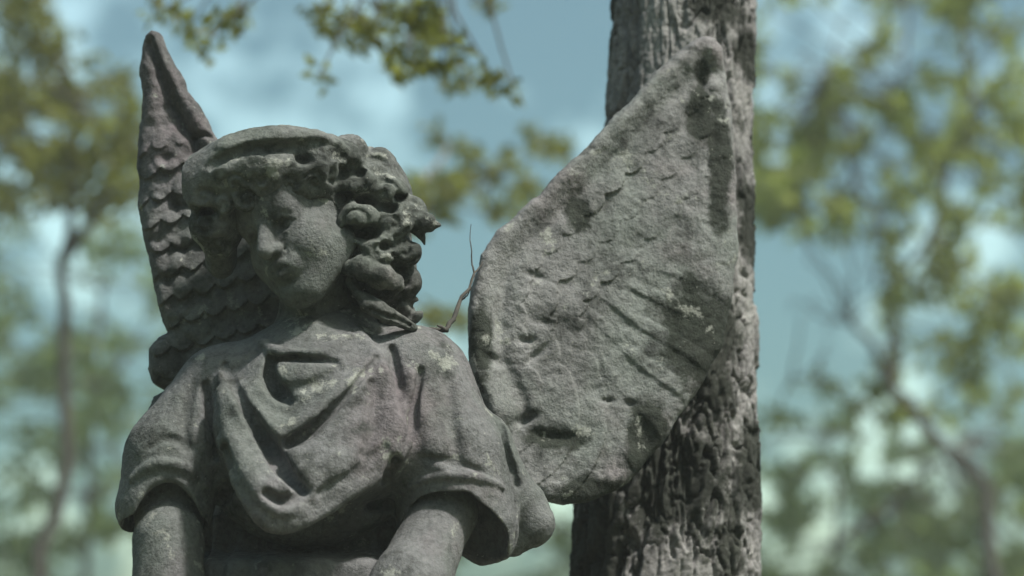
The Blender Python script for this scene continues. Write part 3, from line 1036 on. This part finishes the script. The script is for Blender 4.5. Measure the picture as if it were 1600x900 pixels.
def trunk_mesh():
    zs = np.concatenate([np.linspace(-0.1, 1.7, 120), np.linspace(1.703, 2.95, 520), np.linspace(2.96, 5.2, 120)])
    th = np.linspace(0, 2 * math.pi, 440, endpoint=False)
    top, bot = P(1066, 0, 500), P(1037, 900, 500)
    TH, Z = np.meshgrid(th, zs, indexing='ij')
    s = (Z - bot[2]) / (top[2] - bot[2])
    cx = bot[0] + (top[0] - bot[0]) * s
    r = np.where(s < 1, 0.168 + (0.128 - 0.168) * smoothstep(0, 0.85, s), 0.128 - 0.008 * (s - 1))
    r = r + 0.10 * np.exp(-np.clip(Z, 0, 9) / 0.25)
    q = np.stack([np.cos(TH) * 1.0, np.sin(TH) * 1.0, Z * 2.2], axis=-1)
    warp = fbm(q * 2.3, 3)
    # cracked plates: cells in height and girth
    NC = 30
    cu = TH / (2 * math.pi) * NC + 1.1 * fbm(q * 3.1 + 14, 5, 0.6)
    cv = Z / 0.10 + 1.1 * fbm(q * 5.3 + 4, 4)
    iu, iv = np.floor(cu), np.floor(cv)
    f1 = np.full(TH.shape, 9.0); f2 = np.full(TH.shape, 9.0); tone = np.zeros(TH.shape)
    for du in (-1, 0, 1):
        for dv in (-1, 0, 1):
            gu, gw = (iu + du), (iv + dv)
            a_, b_ = (gu % NC).astype(int), gw.astype(int) & 63
            jx = gu + 0.15 + 0.7 * LAT[a_, b_, 3]; jy = gw + 0.15 + 0.7 * LAT[a_, b_, 9]
            dd = np.hypot(cu - jx, (cv - jy) * 0.85)
            m = dd < f1
            f2 = np.where(m, f1, np.minimum(f2, dd)); tone = np.where(m, LAT[a_, b_, 21], tone); f1 = np.where(m, dd, f1)
    crack = np.exp(-((f2 - f1) / (0.05 + 0.13 * LAT[iu.astype(int) % NC, iv.astype(int) & 63, 5])) ** 2)
    rough = smoothstep(-0.25, 0.35, fbm(q * 1.9 + 30, 3) + 0.5 * smoothstep(0.5, 0.1, s) - 0.12)
    d = (-0.013 * crack + 0.011 * (tone - 0.5)) * (0.25 + 0.75 * rough)
    a = np.abs(fbm(np.stack([np.cos(TH) * 3.0 + warp * 0.8, np.sin(TH) * 3.0 + warp * 0.4, Z * 3.0 + warp * 1.5], axis=-1), 4))
    d = d - 0.022 * np.exp(-(a / 0.05) ** 2) * (0.3 + 0.7 * rough)
    d = d + 0.014 * fbm(q * 1.6 + 5, 3) + 0.005 * fbm(np.stack([np.cos(TH) * 14, np.sin(TH) * 14, Z * 60], axis=-1), 4, 0.7)
    r = r + d
    X = cx + r * np.cos(TH); Y = TREE_Y + r * np.sin(TH)
    v = np.stack([X, Y, Z], axis=-1).reshape(-1, 3)
    i = np.arange(TH.size).reshape(TH.shape)
    j = np.roll(i, -1, axis=0)
    f = np.stack([i[:, :-1], j[:, :-1], j[:, 1:], i[:, 1:]], axis=-1).reshape(-1, 4)
    link_mesh('trunk', v, f, M_BARK, old_tree)


trunk_mesh()


def grow(tree, limbs, clumps, leaf_m, size, seed, gaps=(), limb_r=0.03, dens=1.0, attach=None, droop=0.35, twig_r=0.004, each_limb=True):
    """limbs: list of (points, r0, r1); clumps: (px, py, rx, ry, depth in m, spread in m, leaves); leaves inside a gap are dropped"""
    rng = np.random.default_rng(seed)
    limb_ends = []
    for k, (pts, r0, r1) in enumerate(limbs):
        pl = []
        for a, b in zip(pts[:-1], pts[1:]):
            w = wiggle(a, b, 8, 0.12, seed + k)
            pl += list(w[:-1])
        pl.append(np.array(pts[-1]))
        v, f = tube_mesh(pl, np.linspace(r0, r1, len(pl)), 8)
        link_mesh('limb', v, f, M_TWIG if r0 < 0.05 else M_BARK, tree)
        limb_ends += pl
    limb_ends = np.array(limb_ends)
    allc, twigs = [], []
    for (px, py, rx, ry, Y, sp, n) in clumps:
        c = P(px, py, Y * 1000)
        k = (4 + Y) * 0.00025
        n = max(3, int(n * dens))
        g = rng.normal(size=(n, 3)) * 0.52
        rad = np.linalg.norm(g, axis=1, keepdims=True)
        g = g / np.maximum(1, rad)
        p = c + g * np.array([rx * k, sp, ry * k])
        allc.append(p)
        if len(limb_ends):
            near = limb_ends[np.argmin(np.linalg.norm(limb_ends - c, axis=1))]
            w = wiggle(near, c, 7, 0.15, px)
            twigs.append(tube_mesh(w, np.linspace(twig_r * 2, twig_r, 7), 5))
            for q in range(2):
                e = p[rng.integers(n)]
                twigs.append(tube_mesh(wiggle(c, e, 5, 0.2, px + q), np.linspace(twig_r, twig_r * 0.6, 5), 4))
    c = np.vstack(allc)
    u, v = to_px(c)
    keep = np.ones(len(c), bool)
    for (gx_, gy_, ga, gb) in gaps:
        keep &= ((u - gx_) / (ga * 1.25 + 4)) ** 2 + ((v - gy_) / (gb * 1.25 + 4)) ** 2 > rng.uniform(0.6, 1.2, len(c))
    c = c[keep]
    v, f = leaves_mesh(c, size, rng, droop)
    tag(link_mesh('crown', v, f, leaf_m, tree, smooth=True), None, None, None, 'stuff')
    if twigs:
        v, f = join(twigs)
        tag(link_mesh('twigs', v, f, M_TWIG, tree), None, None, None, 'stuff')


# its boughs reach out to the left above the picture and hang sprays of leaves into it
A = np.array([P(1060, -600, 500)[0], TREE_Y, 4.3])
bough1 = [A, A + [-0.5, 0.9, 0.1], P(700, -190, 2600), P(480, -130, 3000)]
bough2 = [A + [0, 0, 0.4], A + [0.5, 0.9, 0.9], A + [1.3, 1.5, 1.3]]
bough3 = [A + [0, 0, 0.6], A + [-0.4, 0.6, 1.3], A + [-1.0, 1.4, 1.7]]
SPRAY = [(500, 16, 24, 10), (522, 48, 26, 14), (548, 26, 34, 14), (582, 46, 30, 13), (604, 20, 22, 12), (640, 92, 36, 10), (658, 22, 34, 18), (688, 48, 26, 12),
         (622, 112, 26, 8), (690, 98, 28, 10), (724, 122, 34, 9), (772, 126, 26, 10), (500, 116, 12, 7), (762, 6, 26, 8), (802, 132, 12, 6), (618, 70, 20, 10),
         (255, 14, 34, 9), (292, 44, 16, 8), (356, 36, 26, 10), (318, 70, 22, 6), (372, 18, 20, 8), (560, 62, 20, 9), (715, 70, 20, 8), (660, 62, 26, 9)]
cl = [(x, y, a, b, 2.6 + 0.5 * math.sin(x), 0.12, a * b * 0.15) for x, y, a, b in SPRAY]
cl += [(x, y, 130, 90, 2.7, 0.35, 240) for x, y in [(450, -150), (620, -170), (800, -200), (950, -300), (300, -120)]]
grow(old_tree, [(bough1, 0.06, 0.012), (bough2, 0.06, 0.02), (bough3, 0.06, 0.02)], cl, M_LEAF, 0.040, 21, droop=0.5, twig_r=0.003)

# ------------------------------------------------------------------ a branch tree further back, seen between the head and the wing
mid_tree = empty('slender_tree', (P(640, 900, 6000)[0], 6.0, 0))
tag(mid_tree, 'slender olive leaved tree seen between the bowed head and the large wing', 'tree')
b0 = np.array([P(560, 900, 6000)[0], 6.0, 0])
tr = [b0, b0 + [0.03, 0.05, 1.3], P(590, 470, 6000), P(640, 330, 6000), P(700, 230, 6200)]
MID = [(690, 212, 26, 7), (722, 236, 22, 9), (742, 262, 18, 12), (694, 290, 40, 15), (652, 296, 32, 13), (724, 284, 26, 9), (860, 222, 22, 10), (830, 210, 18, 7),
       (818, 290, 28, 12), (788, 266, 18, 7), (766, 332, 14, 8), (646, 345, 26, 9), (682, 492, 22, 14), (655, 320, 26, 14), (700, 330, 18, 10), (790, 240, 16, 6), (880, 240, 20, 8),
       (720, 500, 16, 12), (570, 440, 60, 60), (480, 380, 70, 60), (800, 330, 26, 10), (760, 300, 12, 6)]
grow(mid_tree, [(tr, 0.05, 0.008), ([P(640, 330, 6000), P(740, 300, 6300), P(870, 230, 6500)], 0.008, 0.004)],
     [(x, y, a, b, 6.0 + 0.6 * math.cos(x), 0.25, a * b * 0.15) for x, y, a, b in MID], M_LEAF, 0.062, 31, twig_r=0.004)

# ------------------------------------------------------------------ trees on the right
right_tree = empty('broad_tree', (P(1390, 900, 9000)[0], 9.0, 0))
tag(right_tree, 'broad leafy tree with a forked branch at the right edge of the picture', 'tree')
b0 = np.array([P(1420, 900, 9000)[0], 9.0, 0])
b0 = np.array([P(1560, 900, 9000)[0], 9.0, 0])
limbs = [([b0, b0 + [0, 0, 1.6], P(1540, 760, 9000), P(1440, 660, 9000), P(1392, 600, 9000), P(1368, 545, 9000), P(1332, 505, 9000)], 0.045, 0.016),
         ([P(1392, 610, 9000), P(1398, 520, 9100), P(1390, 400, 9200), P(1330, 260, 9300), P(1290, 120, 9400)], 0.020, 0.010),
         ([P(1395, 480, 9100), P(1470, 330, 9000), P(1520, 150, 9000), P(1500, -80, 9000)], 0.020, 0.010),
         ([P(1330, 260, 9300), P(1400, 150, 9000), P(1420, 20, 9000), P(1380, -120, 9000)], 0.012, 0.008),
         ([P(1375, 660, 9000), P(1310, 600, 9000), P(1240, 590, 9000)], 0.010, 0.005)]
RC = []
rr = random.Random(5)
for k in range(80):                                    # the green mass above
    x, y = rr.uniform(1170, 1640), rr.uniform(70, 335)
    RC.append((x, y, rr.uniform(28, 56), rr.uniform(20, 38), rr.uniform(8.0, 11.5), 0.4, rr.uniform(70, 110)))
for k in range(46):
    x, y = rr.uniform(1175, 1640), rr.uniform(-160, 80)
    RC.append((x, y, rr.uniform(28, 50), rr.uniform(18, 36), rr.uniform(8.0, 11.5), 0.4, rr.uniform(50, 80)))
for k in range(30):                                     # thin scatter across the open sky
    x, y = rr.uniform(1180, 1640), rr.uniform(335, 650)
    RC.append((x, y, rr.uniform(10, 26), rr.uniform(10, 26), rr.uniform(8.4, 11.0), 0.3, rr.uniform(10, 30)))
for x, y, a, b in [(1215, 340, 30, 16), (1300, 360, 20, 12), (1230, 300, 60, 50), (1385, 590, 26, 30), (1290, 610, 20, 14), (1235, 590, 16, 18), (1400, 640, 30, 20), (1330, 635, 24, 18),
                   (1400, 470, 12, 50), (1240, 470, 14, 10), (1290, 375, 12, 20), (1345, 360, 12, 24), (1410, 360, 16, 30), (1480, 420, 40, 60), (1560, 480, 50, 60), (1500, 560, 40, 40), (1280, 590, 10, 14),
                   (1388, 400, 14, 60), (1402, 550, 18, 40), (1215, 650, 40, 12)]:
    RC.append((x, y, a, b, 9.2, 0.3, a * b * 0.08))
GAPS = [(1250, 60, 34, 40), (1205, 92, 18, 16), (1270, 130, 22, 26), (1388, 122, 30, 22), (1390, 225, 26, 18), (1276, 295, 20, 14), (1356, 300, 18, 28), (1290, 335, 14, 10), (1410, 50, 14, 22),
        (1345, 40, 16, 10), (1215, 20, 16, 14), (1460, 180, 24, 30), (1540, 90, 30, 22), (1500, 290, 20, 26), (1580, 240, 26, 20), (1300, 15, 20, 12),
        (1230, 420, 34, 50), (1262, 500, 52, 70), (1345, 440, 30, 60), (1300, 540, 28, 30), (1420, 545, 14, 30), (1225, 560, 22, 34),
        (1320, 200, 10, 10), (1235, 170, 12, 10), (1330, 95, 12, 10), (1200, 250, 10, 12), (1300, 400, 20, 24)]
gr_ = random.Random(17)
GAPS += [(gr_.uniform(1190, 1640), gr_.uniform(-60, 345), gr_.uniform(9, 20), gr_.uniform(8, 16)) for k in range(75)]
grow(right_tree, limbs, RC, M_LEAF2, 0.085, 41, GAPS, twig_r=0.004)

low_tree = empty('low_tree', (P(1290, 900, 11000)[0], 11.0, 0))
tag(low_tree, 'grey green bushy tree filling the lower right corner beside the trunk', 'tree')
b0 = np.array([P(1300, 900, 11000)[0], 11.0, 0])
LC = []
for k in range(80):
    x, y = rr.uniform(1170, 1650), rr.uniform(680, 1000)
    LC.append((x, y, rr.uniform(34, 60), rr.uniform(26, 44), rr.uniform(10.2, 12.5), 0.45, rr.uniform(70, 120)))
for k in range(12):
    LC.append((rr.uniform(1190, 1640), rr.uniform(640, 690), 30, 18, 11, 0.3, 30))
LG = [(1215, 706, 28, 17), (1290, 842, 34, 26), (1250, 884, 26, 18), (1362, 728, 24, 22), (1310, 690, 22, 14), (1205, 775, 12, 18), (1340, 890, 30, 14), (1290, 740, 14, 10), (1390, 790, 12, 18),
      (1400, 885, 22, 16), (1480, 740, 26, 24), (1560, 830, 30, 22), (1540, 700, 24, 18), (1235, 665, 40, 20)]
LG += [(gr_.uniform(1180, 1640), gr_.uniform(650, 900), gr_.uniform(9, 22), gr_.uniform(8, 16)) for k in range(34)]
grow(low_tree, [([b0, b0 + [0.05, 0, 1.5], P(1310, 800, 11000), P(1290, 680, 11000)], 0.03, 0.008), ([P(1310, 850, 11000), P(1420, 760, 11000), P(1500, 690, 11000)], 0.03, 0.01)],
     LC, M_LEAF3, 0.09, 51, LG, twig_r=0.004)

# ------------------------------------------------------------------ trees on the left
left_tree = empty('dark_tree', (P(150, 900, 7000)[0], 7.0, 0))
tag(left_tree, 'dark olive tree at the left edge beside the tall narrow wing', 'tree')
b0 = np.array([P(90, 900, 7000)[0], 7.0, 0])
DC = []
for k in range(34):
    x, y = rr.uniform(-40, 195), rr.uniform(110, 320)
    DC.append((x, y, rr.uniform(28, 46), rr.uniform(24, 40), rr.uniform(6.5, 8.2), 0.35, rr.uniform(50, 90)))
for x, y, a, b in [(190, 120, 14, 24), (205, 170, 12, 30), (212, 230, 16, 40), (215, 290, 14, 30), (60, 60, 60, 40), (20, 0, 60, 40), (200, 320, 20, 14)]:
    DC.append((x, y, a, b, 7.0, 0.25, a * b * 0.09))
grow(left_tree, [([b0, b0 + [0.02, 0, 1.5], P(100, 500, 7000), P(110, 300, 7000), P(130, 150, 7000)], 0.04, 0.014), ([P(105, 400, 7000), P(170, 300, 7000), P(205, 180, 7000)], 0.025, 0.008)],
     DC, M_LEAF, 0.07, 61, [(190, 70, 24, 24), (150, 170, 16, 14), (60, 200, 20, 18)], twig_r=0.005)

pale_tree = empty('pale_tree', (P(190, 900, 12000)[0], 12.0, 0))
tag(pale_tree, 'pale grey green tree low at the left behind the hanging arm', 'tree')
b0 = np.array([P(150, 900, 12000)[0], 12.0, 0])
PC = []
for k in range(64):
    x, y = rr.uniform(-40, 270), rr.uniform(330, 1000)
    PC.append((x, y, rr.uniform(34, 56), rr.uniform(30, 46), rr.uniform(11.0, 13.5), 0.5, rr.uniform(70, 120)))
PG = [(208, 330, 16, 16), (200, 432, 16, 12), (216, 575, 20, 28), (190, 708, 14, 22), (215, 470, 12, 14), (196, 870, 12, 30), (190, 560, 10, 14), (120, 480, 20, 24), (60, 640, 26, 20), (130, 760, 20, 24), (50, 400, 22, 18)]
PG += [(gr_.uniform(0, 260), gr_.uniform(340, 900), gr_.uniform(9, 20), gr_.uniform(9, 18)) for k in range(34)]
grow(pale_tree, [([b0, b0 + [0.02, 0, 1.5], P(140, 700, 12000), P(160, 450, 12000)], 0.04, 0.014), ([P(142, 640, 12000), P(220, 520, 12000)], 0.02, 0.01)],
     PC, M_LEAF3, 0.09, 71, PG, twig_r=0.004)

# foliage low behind the statue, seen through the gap under the sleeve and beside the arm
gap_bush = empty('tall_shrub', (P(700, 900, 10000)[0], 10.0, 0))
tag(gap_bush, 'tall shrub glimpsed through the gap under the right sleeve', 'shrub')
b0 = np.array([P(700, 900, 10000)[0], 10.0, 0])
GC = []
for k in range(40):
    x, y = rr.uniform(330, 1000), rr.uniform(640, 1000)
    GC.append((x, y, rr.uniform(34, 56), rr.uniform(26, 44), rr.uniform(9.5, 11.5), 0.4, rr.uniform(60, 90)))
grow(gap_bush, [([b0, b0 + [0.02, 0, 1.2], P(690, 880, 10000), P(720, 760, 10000)], 0.05, 0.012)], GC, M_LEAF3, 0.085, 81,
     [(750, 888, 34, 18), (800, 878, 40, 22), (855, 870, 24, 18)], twig_r=0.006)


# ------------------------------------------------------------------ a bare twig caught between the shoulder and the wing
def shoot(pix, rad, seed):
    pl = []
    for p, q in zip(pix[:-1], pix[1:]):
        pl += list(wiggle(P(*p), P(*q), 6, 0.10, seed))[:-1]
    pl.append(P(*pix[-1]))
    return tube_mesh(pl, np.interp(np.linspace(0, 1, len(pl)), np.linspace(0, 1, len(rad)), mm(rad)), 7)


v, f = join([shoot([(640, 520, 40), (672, 514, 25), (698, 516, 25), (713, 486, 45), (741, 427, 75)], [2.4, 3.4, 4.4, 3.8, 2.2], 3),
             shoot([(741, 427, 75), (737, 392, 80), (736, 350, 92)], [1.7, 1.0, 0.5], 5),
             shoot([(698, 516, 25), (688, 510, 15), (683, 509, 10)], [3.2, 2.4, 1.2], 7),
             shoot([(722, 468, 55), (730, 462, 45), (735, 452, 40)], [1.6, 1.2, 0.6], 9),
             shoot([(741, 427, 75), (752, 414, 90), (760, 396, 100)], [1.8, 1.2, 0.6], 11)])
tw = link_mesh('bare_twig', v, f, M_TWIG)
tag(tw, 'thin bare dark twig caught between the right shoulder and the large wing', 'twig')


# ------------------------------------------------------------------ unseen ring of leaves added behind the viewer to block front sky light
def leaf_blocker():
    rng = np.random.default_rng(91)
    n = 26000
    th = rng.uniform(math.radians(-190), math.radians(10), n)
    rad = 10.5 + 4.5 * rng.random(n)
    hgt = 7.0 + 2.4 * np.sin(th * 5 + 1) * 0.5 + 1.2 * np.sin(th * 13)
    z = 0.2 + hgt * rng.random(n) ** 0.9
    c = np.stack([rad * np.cos(th), rad * np.sin(th), z], axis=1)
    v, f = leaves_mesh(c, 0.42, rng, 0.3)
    tag(link_mesh('leaf_blocker', v, f, M_LEAF), 'unseen ring of leaves added behind the viewer to block sky light', None, None, 'stuff')


leaf_blocker()



# ------------------------------------------------------------------ thin haze volume added to lift the shadows and pale the foliage
def haze():
    m, nd, ln, b = new_mat('tone_veil')
    nd.remove(b)
    pv = nd.new('ShaderNodeVolumePrincipled')
    pv.inputs['Color'].default_value = (0.92, 0.96, 0.94, 1)
    pv.inputs['Density'].default_value = 0.0045
    pv.inputs['Anisotropy'].default_value = 0.0
    ln.new(pv.outputs[0], nd['Material Output'].inputs['Volume'])
    x0, x1, y0, y1, z0, z1 = -19, 19, -19, 24, -1.3, 11.0
    v = [(x, y, z) for x in (x0, x1) for y in (y0, y1) for z in (z0, z1)]
    f = [(0, 1, 3, 2), (4, 6, 7, 5), (0, 4, 5, 1), (2, 3, 7, 6), (0, 2, 6, 4), (1, 5, 7, 3)]
    tag(link_mesh('haze', v, f, m, smooth=False), 'thin pale haze added to lift the shadows and pale the foliage', None, None, 'stuff')


haze()
